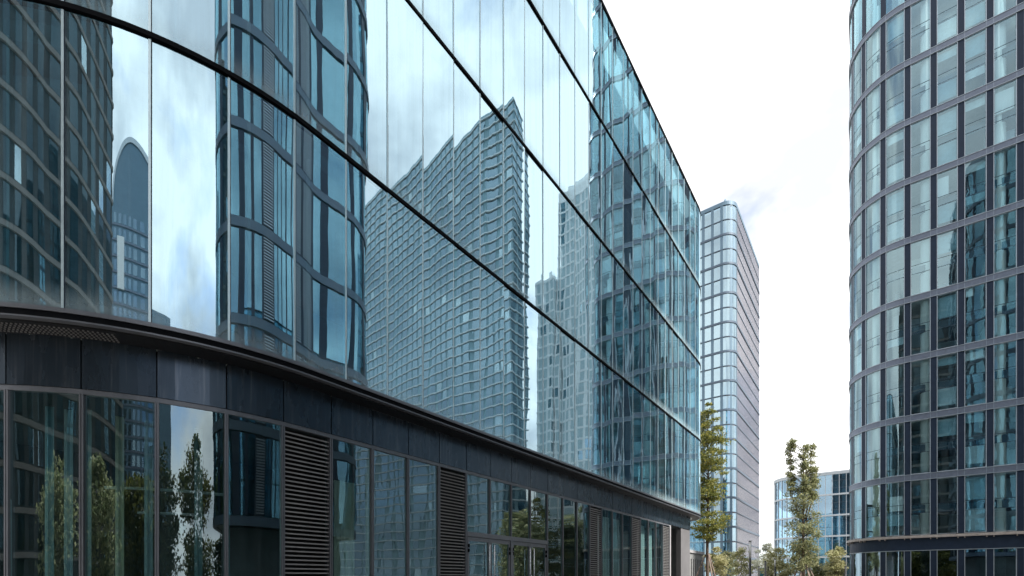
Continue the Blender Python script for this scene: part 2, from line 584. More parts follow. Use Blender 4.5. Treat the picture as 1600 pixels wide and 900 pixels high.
# ================================================================== ground
def flat(name, mat, pts, z, h=None, kind='structure'):
    b = MB()
    if h is None:
        b.v += [(p[0], p[1], z) for p in pts]
        b.f.append(tuple(range(len(pts))))
        b.mi.append(0)
        b.sm.append(False)
    else:
        k = len(pts)
        b.v += [(p[0], p[1], z) for p in pts] + [(p[0], p[1], z + h) for p in pts]
        b.f.append(tuple(range(k, 2 * k)))
        b.mi.append(0)
        b.sm.append(False)
        for i in range(k):
            j = (i + 1) % k
            b.f.append((i, j, k + j, k + i))
            b.mi.append(0)
            b.sm.append(False)
    o = link(name, b.mesh(name, mat))
    o['kind'] = kind
    return o


flat('ground', M['earth'], [(-1500, -1500), (1500, -1500), (1500, 1500), (-1500, 1500)], -0.02)
flat('road', M['asphalt'], [tuple(W(n, u)[:2]) for n, u in ((-2.0, -120), (6.5, -120), (6.5, 200), (-2.0, 200))], 0.0)
flat('pavement', M['paving'], [tuple(W(n, u)[:2]) for n, u in ((-60, -40), (-2.3, -40), (-2.3, 48), (-60, 48))], 0.0, 0.12)
flat('pavement', M['paving'], [tuple(W(n, u)[:2]) for n, u in ((6.8, -40), (60, -40), (60, 120), (6.8, 120))], 0.0, 0.12)
flat('kerb', M['kerb'], [tuple(W(n, u)[:2]) for n, u in ((-2.3, -40), (-2.0, -40), (-2.0, 48), (-2.3, 48))], 0.0, 0.13)
flat('kerb', M['kerb'], [tuple(W(n, u)[:2]) for n, u in ((6.5, -40), (6.8, -40), (6.8, 120), (6.5, 120))], 0.0, 0.13)
bm_ = MB()
for k in range(40):
    p = [W(n, u, 0.004) for n, u in ((2.2, -40 + k * 5), (2.34, -40 + k * 5), (2.34, -37 + k * 5), (2.2, -37 + k * 5))]
    bm_.quad(*[tuple(q) for q in p])
o = bm_.build('road_marking', M['white'])
o['kind'] = 'structure'

# ================================================================== the glass building on the left
D0 = 8.22
UT, RA = 4.9, 5.3
UE, RC = 29.2, 3.0
gb = thing('glass_building', 'long blue glass building with a rounded corner over a charcoal ground floor, filling the left',
           'building', -D0, 15.0)
LARC = RA * PI / 2
gp = Path(-D0 - RA - 14, UT - RA, -PI / 2, [('L', 14), ('A', RA, PI / 2), ('L', UE - UT), ('A', RC, PI / 2), ('L', 14)])
S_T = 14 + LARC


def su(u):
    return S_T + (u - UT)


ZB = 5.5
LEV = [5.5, 9.86, 14.37, 18.89, 23.42]
seams = [su(5.6) - 1.035 * k for k in range(8, 0, -1)] + [su(5.6 + k) for k in range(24)]
seams += [su(29.2) + 0.55, su(29.2) + 0.55 + 1.6, su(29.2) + RC * PI / 2 + 0.6]
seams = [seams[0] - 1.4 * k for k in range(9, 0, -1)] + seams + [seams[-1] + 1.4 * k for k in range(1, 9)]
BOWS = (0.0036, -0.0026, 0.0016, -0.0010)
for li in range(4):
    z0, z1 = LEV[li], LEV[li + 1]
    zb = z0 + (0.02 if li == 0 else 0.06)
    zt = z1 - 0.06
    for a, b_ in zip(seams[:-1], seams[1:]):
        add_pane(gp, a, b_, zb, zt, gb, M['glass_main'], bows=BOWS, tilt=0.0031)
    for k, s in enumerate(seams):
        mb = MB()
        mb.strip(gp, s - 0.016, s + 0.016, -0.06, 0.010, zb, zt)
        mb.build('seam_strip', M['seam'], gb)
        mb = MB()
        mb.strip(gp, s + 0.017, s + 0.028, -0.05, 0.004, zb, zt)
        mb.build('gasket', M['pier'], gb)
    # flange between storeys
    if li > 0:
        mb = MB()
        mb.strip(gp, 0.5, gp.len - 0.5, -0.10, 0.035, z0 - 0.037, z0 + 0.037)
        mb.build('floor_flange', M['black'], gb)
    # interior: slab, ceiling, back wall, glass fins
    mb = MB()
    mb.strip(gp, 1, gp.len - 1, -7.5 if li < 0 else -4.9, -0.45, z0 - 0.20, z0 + 0.12, 0.6)
    mb.build('floor_slab', M['slab'], gb)
    mb = MB()
    mb.strip(gp, 1, gp.len - 1, -4.9, -0.75, z1 - 0.55, z1 - 0.42, 0.6)
    mb.build('ceiling_panel', M['ceiling'], gb)
    mb = MB()
    mb.strip(gp, 1, gp.len - 1, -4.9, -4.7, z0 + 0.12, z1 - 0.2, 0.6)
    mb.build('back_wall', M['wall_main'], gb)
    mb = MB()
    for s in seams[6:-6]:
        mb.strip(gp, s + 0.30, s + 0.335, -0.14, -0.08, z0 + 0.15, z1 - 0.5)
    f = mb.build('glass_fin', M['white'], gb)
    f['kind'] = 'stuff'
mb = MB()
mb.strip(gp, 0.5, gp.len - 0.5, -0.30, 0.03, LEV[4] - 0.05, LEV[4] + 0.07)
mb.build('roof_coping', M['black'], gb)
mb = MB()
mb.box(-D0 - RA - 13, -D0 - 5.5, 5, 27, LEV[4] - 0.25, LEV[4] - 0.05)
mb.build('roof', M['slab'], gb)
# thin white panels behind some of the panes
for (a, b_, zz0, zz1) in ((1.12, 0.1, 6.1, 8.5), (8.2, 8.62, 10.4, 13.2)):
    pass
for s_a, s_b, z0, z1 in ((su(5.6) - 1.035 * 3 + 0.17, su(5.6) - 1.035 * 2 - 0.10, 5.55, 8.5), (su(6.6) + 0.08, su(6.6) + 0.36, 10.1, 12.6), (su(9.6) + 0.5, su(9.6) + 0.72, 14.6, 16.8)):
    mb = MB()
    mb.strip(gp, s_a, s_b, -0.42, -0.40, z0, z1)
    mb.build('white_panel', M['blind'], gb)

# ledge under the glass
mb = MB()
mb.strip(gp, 0.5, gp.len - 0.5, -0.12, 0.05, ZB - 0.05, ZB + 0.012)
mb.build('glass_sill', M['frame'], gb)
mb = MB()
mb.strip(gp, 0.5, gp.len - 0.5, -0.10, 0.035, ZB - 0.14, ZB - 0.052)
mb.build('ledge', M['black'], gb)
mb = MB()
mb.strip(gp, 0.5, gp.len - 0.5, -0.06, 0.045, ZB - 0.165, ZB - 0.142)
mb.build('drip_edge', M['frame'], gb)
mb = MB()
mb.strip(gp, 0.5, gp.len - 0.5, -0.60, -0.062, ZB - 0.19, ZB - 0.145)
mb.build('soffit', M['soffit'], gb)
# perforations of the soffit in the bay over the corner: rows of little raised rivets
mb = MB()
for i in range(46):
    for j in range(5):
        s = su(4.9) - 5.6 + i * 0.06
        n, u, ph = gp.at(s, -0.14 - 0.06 * j)
        mb.box(n - 0.011, n + 0.011, u - 0.011, u + 0.011, ZB - 0.205, ZB - 0.1905)
o = mb.build('soffit_rivet', M['slat'], gb)
o['kind'] = 'stuff'

OG = -0.46
ZW = 4.53
gs = [su(8.576 + i) for i in range(-4, 18)]
left_g = [S_T - 1.34, S_T - 2.388, S_T - 3.437, S_T - 4.505, S_T - 5.56, S_T - 6.6, S_T - 7.65, S_T - 8.7]
gs = left_g[::-1] + gs
iz = len(left_g) + 4        # index of the bay that starts at u = 8.576
for a, b_ in zip(gs[:-1], gs[1:]):
    mb = MB()
    mb.strip(gp, a + 0.010, b_ - 0.010, OG - 0.05, OG + 0.012 + R.uniform(-0.002, 0.002), ZW + 0.02, ZB - 0.192)
    mb.build('fascia_panel', M['fascia'], gb)
mb = MB()
mb.strip(gp, gs[-1] + 0.01, su(29.2), OG - 0.05, OG + 0.012, ZW + 0.02, ZB - 0.192)
mb.build('fascia_panel', M['fascia'], gb)
mb = MB()
mb.strip(gp, gs[0] - 4, su(29.2), OG - 0.12, OG - 0.055, ZW, ZB - 0.19)
mb.build('fascia_backing', M['dark'], gb)
mb = MB()
mb.strip(gp, gs[0] - 4, gs[-1], OG - 0.10, OG - 0.002, ZW - 0.06, ZW + 0.016)
mb.build('window_head', M['frame'], gb)

slat_me = {}


def louvre(i0):
    a, b_ = gs[i0], gs[i0 + 1]
    mb = MB()
    mb.strip(gp, a + 0.035, b_ - 0.035, OG - 0.20, OG - 0.16, 0.12, ZW - 0.06)
    lv = mb.build('louvre', M['dark'], gb)
    n, u, ph = gp.at((a + b_) / 2, OG - 0.07)
    w = (b_ - a) * (0.93 if gp.curv(a, b_) == 0 else 0.93 * (RA + OG) / RA)
    key = round(w, 3)
    if key not in slat_me:
        q = MB()
        h = w / 2
        # inclined blade with shade in its colour, turned-up nose coloured as lit
        for (x0, z0, x1, z1) in ((-0.055, 0.035, 0.045, -0.012), (0.045, -0.012, 0.05, 0.012)):
            q.quad((x0, -h, z0), (x1, -h, z1), (x1, h, z1), (x0, h, z0))
            q.quad((x0, h, z0 - 0.006), (x1, h, z1 - 0.006), (x1, -h, z1 - 0.006), (x0, -h, z0 - 0.006))
        q.quad((0.05, -h, -0.014), (0.05, h, -0.014), (0.05, h, 0.012), (0.05, -h, 0.012), 1)
        slat_me[key] = q.mesh('slat', [M['blade'], M['slat']])
    bn, bu = BASE[gb.name]
    z = 0.30
    while z < ZW - 0.11:
        link('slat', slat_me[key], lv, (n - bn, u - bu, z), (0, 0, ph))
        z += 0.0815


def mullion(s, w=0.03, z0=0.12, z1=ZW - 0.06, out=0.05):
    mb = MB()
    mb.strip(gp, s - w, s - 0.008, OG - 0.10, OG + out - 0.035, z0, z1)
    mb.strip(gp, s - 0.006, s + 0.006, OG - 0.09, OG + out - 0.05, z0, z1)
    mb.strip(gp, s + 0.008, s + w, OG - 0.10, OG + out - 0.035, z0, z1)
    return mb.build('mullion', M['frame'], gb)


LOUV = {iz - 4 + 1 - 0: 0}
louvre_bays = [iz - 4, iz + 0, iz + 8, iz + 12, iz + 16]
door_bays = [iz + 1, iz + 2, iz + 3, iz + 4]
for k in range(len(gs) - 1):
    if k in louvre_bays:
        louvre(k)
    elif k in door_bays:
        add_pane(gp, gs[k] + 0.03, gs[k + 1] - 0.03, 2.93, ZW - 0.06, gb, M['glass_ground'], off=OG - 0.03, bows=BOWS, tilt=0.003)
    else:
        add_pane(gp, gs[k] + 0.03, gs[k + 1] - 0.03, 0.2, ZW - 0.06, gb, M['glass_ground'], off=OG - 0.03, bows=BOWS, tilt=0.003)
for k, s in enumerate(gs):
    if k in door_bays[1:]:
        mullion(s, 0.026, 2.93)
    else:
        mullion(s)
# entrance: transom, jambs and two pairs of doors
da, db = gs[iz + 1], gs[iz + 5]
mb = MB()
mb.strip(gp, da + 0.032, db - 0.032, OG - 0.09, OG + 0.022, 2.80, 2.925)
mb.build('door_transom', M['frame'], gb)
mb = MB()
mb.strip(gp, gs[iz + 3] - 0.05, gs[iz + 3] + 0.05, OG - 0.09, OG + 0.024, 0.12, 2.798)
mb.build('door_post', M['frame'], gb)
for pair in (0, 1):
    pa = gs[iz + 1 + 2 * pair] + (0.06 if pair == 0 else 0.055)
    pb = gs[iz + 3 + 2 * pair] - (0.055 if pair == 0 else 0.06)
    mid = (pa + pb) / 2
    for (a, b_, hs) in ((pa, mid - 0.006, -1), (mid + 0.006, pb, 1)):
        mb = MB()
        mb.strip(gp, a, a + 0.07, OG - 0.07, OG + 0.0, 0.14, 2.79)
        mb.strip(gp, b_ - 0.07, b_, OG - 0.07, OG + 0.0, 0.14, 2.79)
        mb.strip(gp, a + 0.072, b_ - 0.072, OG - 0.07, OG - 0.002, 2.68, 2.79)
        mb.strip(gp, a + 0.072, b_ - 0.072, OG - 0.07, OG - 0.002, 0.14, 0.34)
        dr = mb.build('door', M['frame'], gb)
        add_pane(gp, a + 0.072, b_ - 0.072, 0.342, 2.678, dr, M['glass_ground'], off=OG - 0.025, gap=0.0, bows=BOWS, tilt=0.002)
        hx = (b_ - 0.10) if hs < 0 else (a + 0.10)
        mb = MB()
        n, u, ph = gp.at(hx, OG + 0.075)
        mb.tube([(n, u, 0.55), (n, u, 2.62)], [0.019, 0.019], 10)
        for zz in (0.8, 2.4):
            mb.tube([(n, u, zz), (n - 0.08, u, zz)], [0.010, 0.010], 6)
        mb.build('handle', M['steel'], dr)
        mb = MB()
        n, u, ph = gp.at(hx, OG - 0.14)
        mb.tube([(n, u, 0.55), (n, u, 2.62)], [0.019, 0.019], 10)
        mb.build('handle', M['steel'], dr)
        hg = (a + 0.03) if hs < 0 else (b_ - 0.03)
        mb = MB()
        for zz in (2.42, 2.55, 0.4):
            n, u, ph = gp.at(hg, OG + 0.012)
            mb.box(n - 0.012, n + 0.022, u - 0.022, u + 0.022, zz - 0.045, zz + 0.045)
        mb.build('hinge', M['black'], dr)
# end of the ground floor: pale column, open recess, end wall
mb = MB()
mb.strip(gp, gs[-1] + 0.034, gs[-1] + 0.26, OG - 0.25, OG - 0.01, 0.12, ZW)
mb.build('end_column', M['ltwall'], gb)
mb = MB()
mb.strip(gp, su(27.55), su(29.2), OG - 0.30, OG - 0.02, 0.12, ZW)
mb.build('end_wall', M['endwall'], gb)
mb = MB()
mb.strip(gp, gs[-1] + 0.27, su(27.5), OG - 1.6, OG - 1.5, 0.12, ZW)
mb.build('recess_wall', M['dark'], gb)
mb = MB()
mb.box(-D0 + OG - 9, -D0 + OG - 0.31, 28.95, 29.195, 0.12, ZB - 0.2)
mb.build('side_wall', M['concrete'], gb)
# ground floor interior
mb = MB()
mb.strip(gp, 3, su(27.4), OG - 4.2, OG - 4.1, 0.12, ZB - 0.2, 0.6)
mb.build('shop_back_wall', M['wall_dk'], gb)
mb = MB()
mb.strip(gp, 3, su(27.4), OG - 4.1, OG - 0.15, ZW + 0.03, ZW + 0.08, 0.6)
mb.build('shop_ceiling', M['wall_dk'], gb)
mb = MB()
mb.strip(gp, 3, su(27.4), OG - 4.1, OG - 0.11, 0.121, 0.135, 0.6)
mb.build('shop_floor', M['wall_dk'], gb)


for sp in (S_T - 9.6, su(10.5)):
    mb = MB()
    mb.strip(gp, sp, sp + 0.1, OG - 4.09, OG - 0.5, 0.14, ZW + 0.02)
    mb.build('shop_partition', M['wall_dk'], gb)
for li in range(4):
    for sp in (2.0, gp.len - 2.2):
        mb = MB()
        mb.strip(gp, sp, sp + 0.1, -4.69, -0.5, LEV[li] + 0.125, LEV[li + 1] - 0.21)
        mb.build('end_partition', M['wall_main'], gb)


def curtain(s0, s1, z0, z1, off, mat):
    mb = MB()
    k = int((s1 - s0) / 0.02)
    pts = []
    for i in range(k + 1):
        s = s0 + (s1 - s0) * i / k
        pts.append((s, 0.035 * math.sin(i * 0.9) + 0.015 * math.sin(i * 2.3 + 1)))
    for (a, oa), (b_, ob) in zip(pts[:-1], pts[1:]):
        pa, pb = gp.at(a, OG + off + oa), gp.at(b_, OG + off + ob)
        pa2, pb2 = gp.at(a, OG + off + oa * 0.5), gp.at(b_, OG + off + ob * 0.5)
        mb.quad((pa[0], pa[1], z0), (pb[0], pb[1], z0), (pb2[0], pb2[1], z1), (pa2[0], pa2[1], z1), 0, True)
    return mb.build('curtain', mat, gb)


curtain(gs[iz - 3] + 0.35, gs[iz - 2] - 0.12, 0.15, 3.75, -0.45, M['curtain'])
curtain(gs[iz - 2] + 0.25, gs[iz - 2] + 0.45, 0.15, 4.4, -0.6, M['curtain'])
for k in (9, 10, 11, 13, 14, 15):
    curtain(gs[iz + k] + 0.1, gs[iz + k + 1] - 0.3, 0.15, 4.3, -0.5, M['blind'])
for a, w_, o_, m_ in ((iz - 7, 0.12, -0.8, 'curtain'), (iz - 7, 0.62, -0.9, 'sheer_b'), (iz - 8, 0.15, -0.5, 'sheer_c'), (iz - 8, 0.40, -0.6, 'sheer_b'), (iz - 8, 0.75, -0.55, 'sheer_b'), (iz - 6, 0.55, -1.0, 'sheer_c'), (iz - 5, 0.3, -1.6, 'sheer_c')):
    curtain(gs[a] + w_, gs[a] + w_ + 0.17, 0.15, 4.4, o_, M[m_])
for (z_, o_) in ((3.35, -1.9), (3.0, -2.8)):
    mb = MB()
    mb.strip(gp, gs[iz - 8], gs[iz - 5] + 0.4, OG + o_ - 0.06, OG + o_, z_, z_ + 0.05)
    mb.build('lamp_strip', M['mull'], gb)  # unlit pale box standing for a hung strip lamp

# ================================================================== the round-cornered tower on the right
U1 = 50.6
NL, NR_, RT, RT2 = -1.75, 10.5, 3.8, 1.3
rt = thing('office_tower', 'rounded glass office tower with slate piers and grey floor bands at the right edge', 'building', (NL + NR_) / 2, U1 + 10)
DEPTH = 26.0
STR = NR_ - NL - RT - RT2
rp = Path(NL, U1 + DEPTH - RT, -PI, [('L', DEPTH - 2 * RT), ('A', RT, PI / 2), ('L', STR), ('A', RT2, PI / 2), ('L', DEPTH - RT - RT2),
                                  ('A', RT, PI / 2), ('L', NR_ - NL - 2 * RT), ('A', RT, PI / 2)])
S_A = DEPTH - 2 * RT + RT * PI / 2     # where the straight front starts (n = NL + RT)


def sn(n):
    return S_A + (n - NL - RT)


BAY = 1.6
HS = 4.8
Z_L = 5.05
NFL = 14
bays_c = [sn(8.6) + BAY * k for k in range(-22, 12)]      # pier centres along the outline
vis = lambda s: sn(8.6) - 9.2 * BAY < s < sn(8.6) + 2.2 * BAY
TH = 0.50       # band height


def tower_window(a, b_, z0, z1):
    mb = MB()
    for (p, q) in ((a, a + 0.045), (b_ - 0.045, b_)):
        mb.strip(rp, p, q, -0.10, 0.03, z0, z1)
    mb.strip(rp, a + 0.046, b_ - 0.046, -0.10, 0.025, z0, z0 + 0.04)
    mb.strip(rp, a + 0.046, b_ - 0.046, -0.10, 0.025, z1 - 0.04, z1)
    w = mb.build('window', M['trim'], rt)
    h = z1 - z0
    zs = [z0 + 0.042, z0 + 0.40 * h, z0 + 0.56 * h, z1 - 0.042]
    for k in range(3):
        add_pane(rp, a + 0.047, b_ - 0.047, zs[k] + (0.018 if k else 0), zs[k + 1] - (0.018 if k < 2 else 0), w, M['glass_right'],
                 name=('pane', 'spandrel_pane', 'pane')[k], off=-0.03, gap=0.0, thick=0.02, bows=(0.0008, -0.0006, 0.0014), tilt=0.0025)
    for zz in zs[1:3]:
        mb = MB()
        mb.strip(rp, a + 0.048, b_ - 0.048, -0.06, -0.022, zz - 0.016, zz + 0.016)
        mb.build('transom', M['pier'], w)


BR = 0.185     # half pier width
for fl in range(NFL):
    z0 = Z_L + fl * HS
    zb, zt = z0 + TH / 2, z0 + HS - TH / 2
    if fl == 0:
        zb = z0 + 0.16
    # floor band, one ring per storey
    if fl > 0:
        mb = MB()
        mb.strip(rp, 0, rp.len, -0.25, 0.05, z0 - TH / 2 + 0.035, z0 + TH / 2 - 0.035, 0.35)
        bd = mb.build('floor_band', M['band'], rt)
        mb = MB()
        mb.strip(rp, 0, rp.len, -0.05, 0.085, z0 - TH / 2 + 0.002, z0 - TH / 2 + 0.034, 0.35)
        mb.strip(rp, 0, rp.len, -0.05, 0.085, z0 + TH / 2 - 0.034, z0 + TH / 2 - 0.002, 0.35)
        mb.build('band_trim', M['trim'], bd)
        if fl < 10:
            mb = MB()
            for c in bays_c:
                if vis(c):
                    mb.strip(rp, c - 0.2, c - 0.185, 0.02, 0.056, z0 - TH / 2 + 0.036, z0 + TH / 2 - 0.036)
                    mb.strip(rp, c + 0.185, c + 0.2, 0.02, 0.056, z0 - TH / 2 + 0.036, z0 + TH / 2 - 0.036)
            mb.build('joint_plate', M['trim'], bd)
    hid = MB()
    hidp = MB()
    for c, d in zip(bays_c[:-1], bays_c[1:]):
        if c < 0 or d > rp.len:
            continue
        if vis((c + d) / 2) and fl < 9:
            tower_window(c + BR, d - BR, zb + 0.004, zt - 0.004)
        else:
            hid.strip(rp, c + BR, d - BR, -0.05, -0.03, zb, zt, 0.5)
        if vis(c) and fl < 9:
            mb = MB()
            mb.strip(rp, c - BR + 0.002, c + BR - 0.002, -0.20, 0.0, zb, zt)
            mb.build('pier', M['pier'], rt)
        else:
            hidp.strip(rp, c - BR + 0.002, c + BR - 0.002, -0.2, 0.0, zb, zt, 0.5)
    for cs in range(3):       # remaining wall round the back
        pass
    last = bays_c[-1]
    if last < rp.len:
        hid.strip(rp, last + BR, rp.len, -0.05, -0.03, zb, zt, 0.5)
    o = hid.build('window_wall', M['glass_right'], rt)
    o['kind'] = 'stuff'
    o = hidp.build('pier_row', M['pier'], rt)
    o['kind'] = 'stuff'
    # interior
    mb = MB()
    mb.strip(rp, 0, rp.len, -6.2 if False else -3.6, -0.26, z0 - 0.22, z0 + 0.14, 0.5)
    mb.build('floor_slab', M['slab'], rt)
    zm = zb + 0.48 * (zt - zb)
    mb = MB()
    mb.strip(rp, 0, rp.len, -3.6, -0.30, zm - 0.30, zm + 0.30, 0.5)
    mb.build('mezzanine_slab', M['mezz'], rt)
    mb = MB()
    mb.strip(rp, 0, rp.len, -3.6, -3.55, z0 + 0.15, zt, 0.5)
    mb.build('core_wall', M['wall_in'], rt)
COLN = (-0.2, 3.45, 7.55)
for n in COLN:
    mb = MB()
    p = rp.at(sn(n), -0.70)
    mb.tube([(p[0], p[1], 0.1), (p[0], p[1], Z_L + NFL * HS)], [0.42, 0.42], 20)
    mb.build('round_column', M['column'], rt)
mb = MB()
mb.strip(rp, 0, rp.len, -0.4, 0.06, Z_L + NFL * HS - 0.25, Z_L + NFL * HS + 0.9, 0.35)
mb.build('parapet', M['band'], rt)
mb = MB()
mb.box(NL + 1.2, NR_ - 1.2, U1 + 1.2, U1 + DEPTH - 1.2, Z_L + NFL * HS - 0.2, Z_L + NFL * HS + 0.1)
mb.build('roof', M['slab'], rt)
# blinds and papers inside
for n0, n1, z0, z1, fl in ((1.0, 1.9, 2.2, 3.4, 0), (9.4, 10.2, 1.0, 1.9, 0), (5.7, 6.1, 3.9, 4.6, 3), (4.05, 4.7, 2.7, 4.2, 5), (7.3, 8.3, 2.6, 4.2, 6)):
    mb = MB()
    mb.strip(rp, sn(n0), sn(n1), -0.20, -0.18, Z_L + fl * HS + z0, Z_L + fl * HS + z1)
    mb.build('window_blind', M['blind'], rt)
# rooms behind the windows: partitions at different depths, and blinds added to brighten the panes
PT = [M['column'], M['wall_in'], M['mezz'], M['wall_in'], M['wall_dk'], M['blind']]
for fl in range(9):
    for c, d in zip(bays_c[:-1], bays_c[1:]):
        if not vis((c + d) / 2):
            continue
        zlo, zmid, zhi = Z_L + fl * HS + 0.3, Z_L + fl * HS + 2.0, Z_L + fl * HS + HS - 0.4
        for za, zb_ in ((zlo, zmid), (zmid + 0.7, zhi)):
            q = R.random()
            if q < 0.55:
                a = c + R.uniform(0.1, 0.7)
                b_ = a + R.uniform(0.5, 1.1)
                o_ = -R.uniform(1.2, 3.2)
                mb = MB()
                mb.strip(rp, a, b_, o_ - 0.1, o_, za, za + (zb_ - za) * R.uniform(0.5, 1.0))
                mb.build('room_partition', R.choice(PT), rt)
            if R.random() < 0.62 and not any(abs(sn(n) - (c + d) / 2) < 0.8 for n in COLN):
                hh = R.choice((0.35, 0.6, 0.8, 1.0, 1.0))
                mb = MB()
                mb.strip(rp, c + BR + 0.06, d - BR - 0.06, -0.24, -0.225, zb_ - hh * (zb_ - za), zb_)
                mb.build('window_blind', R.choice((M['blind'], M['sheer_a'], M['sheer_a'], M['sheer_b'], M['sheer_b'], M['sheer_c'], M['sheer_c'])), rt)
# gutter with brackets over the ground floor
mb = MB()
mb.strip(rp, 0, rp.len, 0.0, 0.26, Z_L - 0.10, Z_L - 0.04, 0.35)
mb.strip(rp, 0, rp.len, 0.20, 0.262, Z_L - 0.038, Z_L + 0.10, 0.35)
gt = mb.build('gutter', M['gutter'], rt)
for c in bays_c:
    if vis(c):
        for dd in (-0.19, 0.19):
            mb = MB()
            mb.strip(rp, c + dd - 0.02, c + dd + 0.02, 0.02, 0.24, Z_L - 0.22, Z_L - 0.102)
            mb.build('bracket', M['gutter'], gt)
mb = MB()
mb.strip(rp, 0, rp.len, -0.25, 0.02, 3.98, Z_L - 0.10, 0.35)
mb.build('lower_fascia', M['pier'], rt)
mb = MB()
mb.strip(rp, 0, rp.len, -0.2, 0.05, 3.93, 3.978, 0.35)
mb.build('fascia_trim', M['trim'], rt)
hid = MB()
for c, d in zip(bays_c[:-1], bays_c[1:]):
    if c < 0 or d > rp.len:
        continue
    if vis((c + d) / 2):
        a, b_ = c + BR, d - BR
        mb = MB()
        mb.strip(rp, a, a + 0.045, -0.10, 0.03, 0.12, 3.92)
        mb.strip(rp, b_ - 0.045, b_, -0.10, 0.03, 0.12, 3.92)
        w = mb.build('window', M['trim'], rt)
        add_pane(rp, a + 0.047, b_ - 0.047, 0.14, 3.92, w, M['glass_dark'], off=-0.03, gap=0, tilt=0.0025)
        mb = MB()
        mb.strip(rp, c - BR + 0.002, c + BR - 0.002, -0.2, 0.0, 0.12, 3.92)
        mb.build('pier', M['pier'], rt)
    else:
        hid.strip(rp, c + BR, d - BR, -0.05, -0.03, 0.12, 3.92, 0.5)
        hid.strip(rp, c - BR + 0.002, c + BR - 0.002, -0.2, 0.0, 0.12, 3.92, 0.5)
o = hid.build('window_wall', M['glass_dark'], rt)
o['kind'] = 'stuff'
mb = MB()
mb.strip(rp, 0, rp.len, -3.6, -3.55, 0.12, 4.7, 0.5)
mb.build('core_wall', M['wall_dk'], rt)

# ================================================================== far slab tower between the two
FU, FN = 140.7, -30.2
ft = thing('slab_tower', 'tall pale blue glass tower with a rounded corner standing far off down the street', 'building', FN - 10, FU + 10)
FR = 3.2
fp = Path(FN - 26, FU, -PI / 2, [('L', 26 - FR), ('A', FR, PI / 2), ('L', 38.5 - 2 * FR), ('A', FR, PI / 2), ('L', 26 - FR)])
FH = 4.0
FZ0 = 1.65 + (905 - 865) / 46.0 * 8 * 0.5
FTOP = 105.0
rows_f = []
z = FTOP - 1.0
while z > 2:
    rows_f.append(z)
    z -= FH
FB = 2.42
fs0 = 26 - FR
fbays = [fs0 - 9 * FB + FB * k for k in range(9)] + [fs0 + k * (FR * PI / 2) / 2 for k in range(2)]
fbays.append(fs0 + FR * PI / 2)
fside = [fs0 + FR * PI / 2 + k * (38.5 - 2 * FR) / 24 for k in range(25)]
for ri, zt in enumerate(rows_f):
    zb = zt - FH
    thick = (ri % 2 == 0)
    if ri > 0:
        h = 0.55 if ri % 2 == 0 else 0.2
        mb = MB()
        mb.strip(fp, 0, fp.len, -0.3, 0.14 if ri % 2 == 0 else 0.06, zt - h / 2, zt + h / 2, 0.5)
        mb.build('floor_band', M['farband'], ft)
    for a, b_ in zip(fbays[5:-1], fbays[6:]):
        mb = MB()
        mb.strip(fp, a + 0.36, b_ - 0.36, -0.10, -0.05, zb + 0.14, zt - 0.28, 0.4)
        mb.build('window', M['glass_far'], ft)
    mb = MB()
    hs = 0.30
    for a, b_ in zip(fside[:-1], fside[1:]):
        mb.strip(fp, a + 0.08, b_ - 0.08, -0.10, -0.04, zb + 0.14, zt - 0.28, 0.5)
    o = mb.build('side_glazing', M['glass_side'], ft)
    o['kind'] = 'stuff'
for a in fbays[5:]:
    mb = MB()
    mb.strip(fp, a - 0.36, a + 0.36, -0.12, 0.0, 0.1, FTOP - 1)
    mb.build('pier', M['farpier'], ft)
for a in fside[1:]:
    mb = MB()
    mb.strip(fp, a - 0.07, a + 0.07, -0.12, 0.03, 0.1, FTOP - 1)
    mb.build('mullion', M['band'], ft)
mb = MB()
mb.strip(fp, 0, fp.len, -0.5, 0.06, FTOP - 1.0, FTOP, 0.5)
mb.build('parapet', M['farpier'], ft)
mb = MB()
mb.strip(fp, 0, fp.len, -2.6, -2.5, 0, FTOP - 1.2, 1)
mb.build('core_wall', M['column'], ft)
mb = MB()
mb.box(FN - 25, FN - 0.8, FU + 0.8, FU + 37.5, FTOP - 1.4, FTOP - 1.1)
mb.build('roof', M['slab'], ft)
mb = MB()
mb.tube([(FN - 2.6, FU + 1.4, FTOP - 1), (FN - 2.6, FU + 1.4, FTOP + 0.6), (FN - 2.6, FU + 1.4, FTOP + 1.5)], [0.7, 0.5, 0.1], 10)
mb.build('roof_beacon', M['farpier'], ft)

# ================================================================== low curved block behind the right tower
LU, LN = 112.0, -17.0
lb = thing('office_block', 'low curved blue glass office block with pale mullions behind the slender wrapped tree', 'building', LN + 12, LU + 8)
LR = 5.0
lp = Path(LN, LU + 20, -PI, [('L', 20 - LR), ('A', LR, PI / 2), ('L', 40)])
LT = 1.65 + 166 * 94.5 / 756
LHS = 4.02
LB = 1.12
lsA = 20 - LR
nb = int((LR * PI / 2 + 22) / LB)
lb_s = [lsA - 4 * LB + LB * k for k in range(nb + 4)]
lrows = [LT - 0.35 - LHS * k for k in range(6)]
for ri, zt in enumerate(lrows[:5]):
    zb = max(0.1, zt - LHS)
    mb = MB()
    mb.strip(lp, 0, lp.len, -0.3, 0.10, zt - 0.16, zt + 0.16, 0.5)
    mb.build('floor_band', M['mull'], lb)
    for k, (a, b_) in enumerate(zip(lb_s[:-1], lb_s[1:])):
        mb = MB()
        mb.strip(lp, a + 0.06, b_ - 0.06, -0.10, -0.05, zb + 0.17, zt - 0.17, 0.4)
        mb.build('window_pane', M['glass_block'], lb)
    mb = MB()
    mb.strip(lp, 0, lp.len, -4, -0.5, zt - 0.3, zt, 1)
    mb.build('floor_slab', M['slab'], lb)
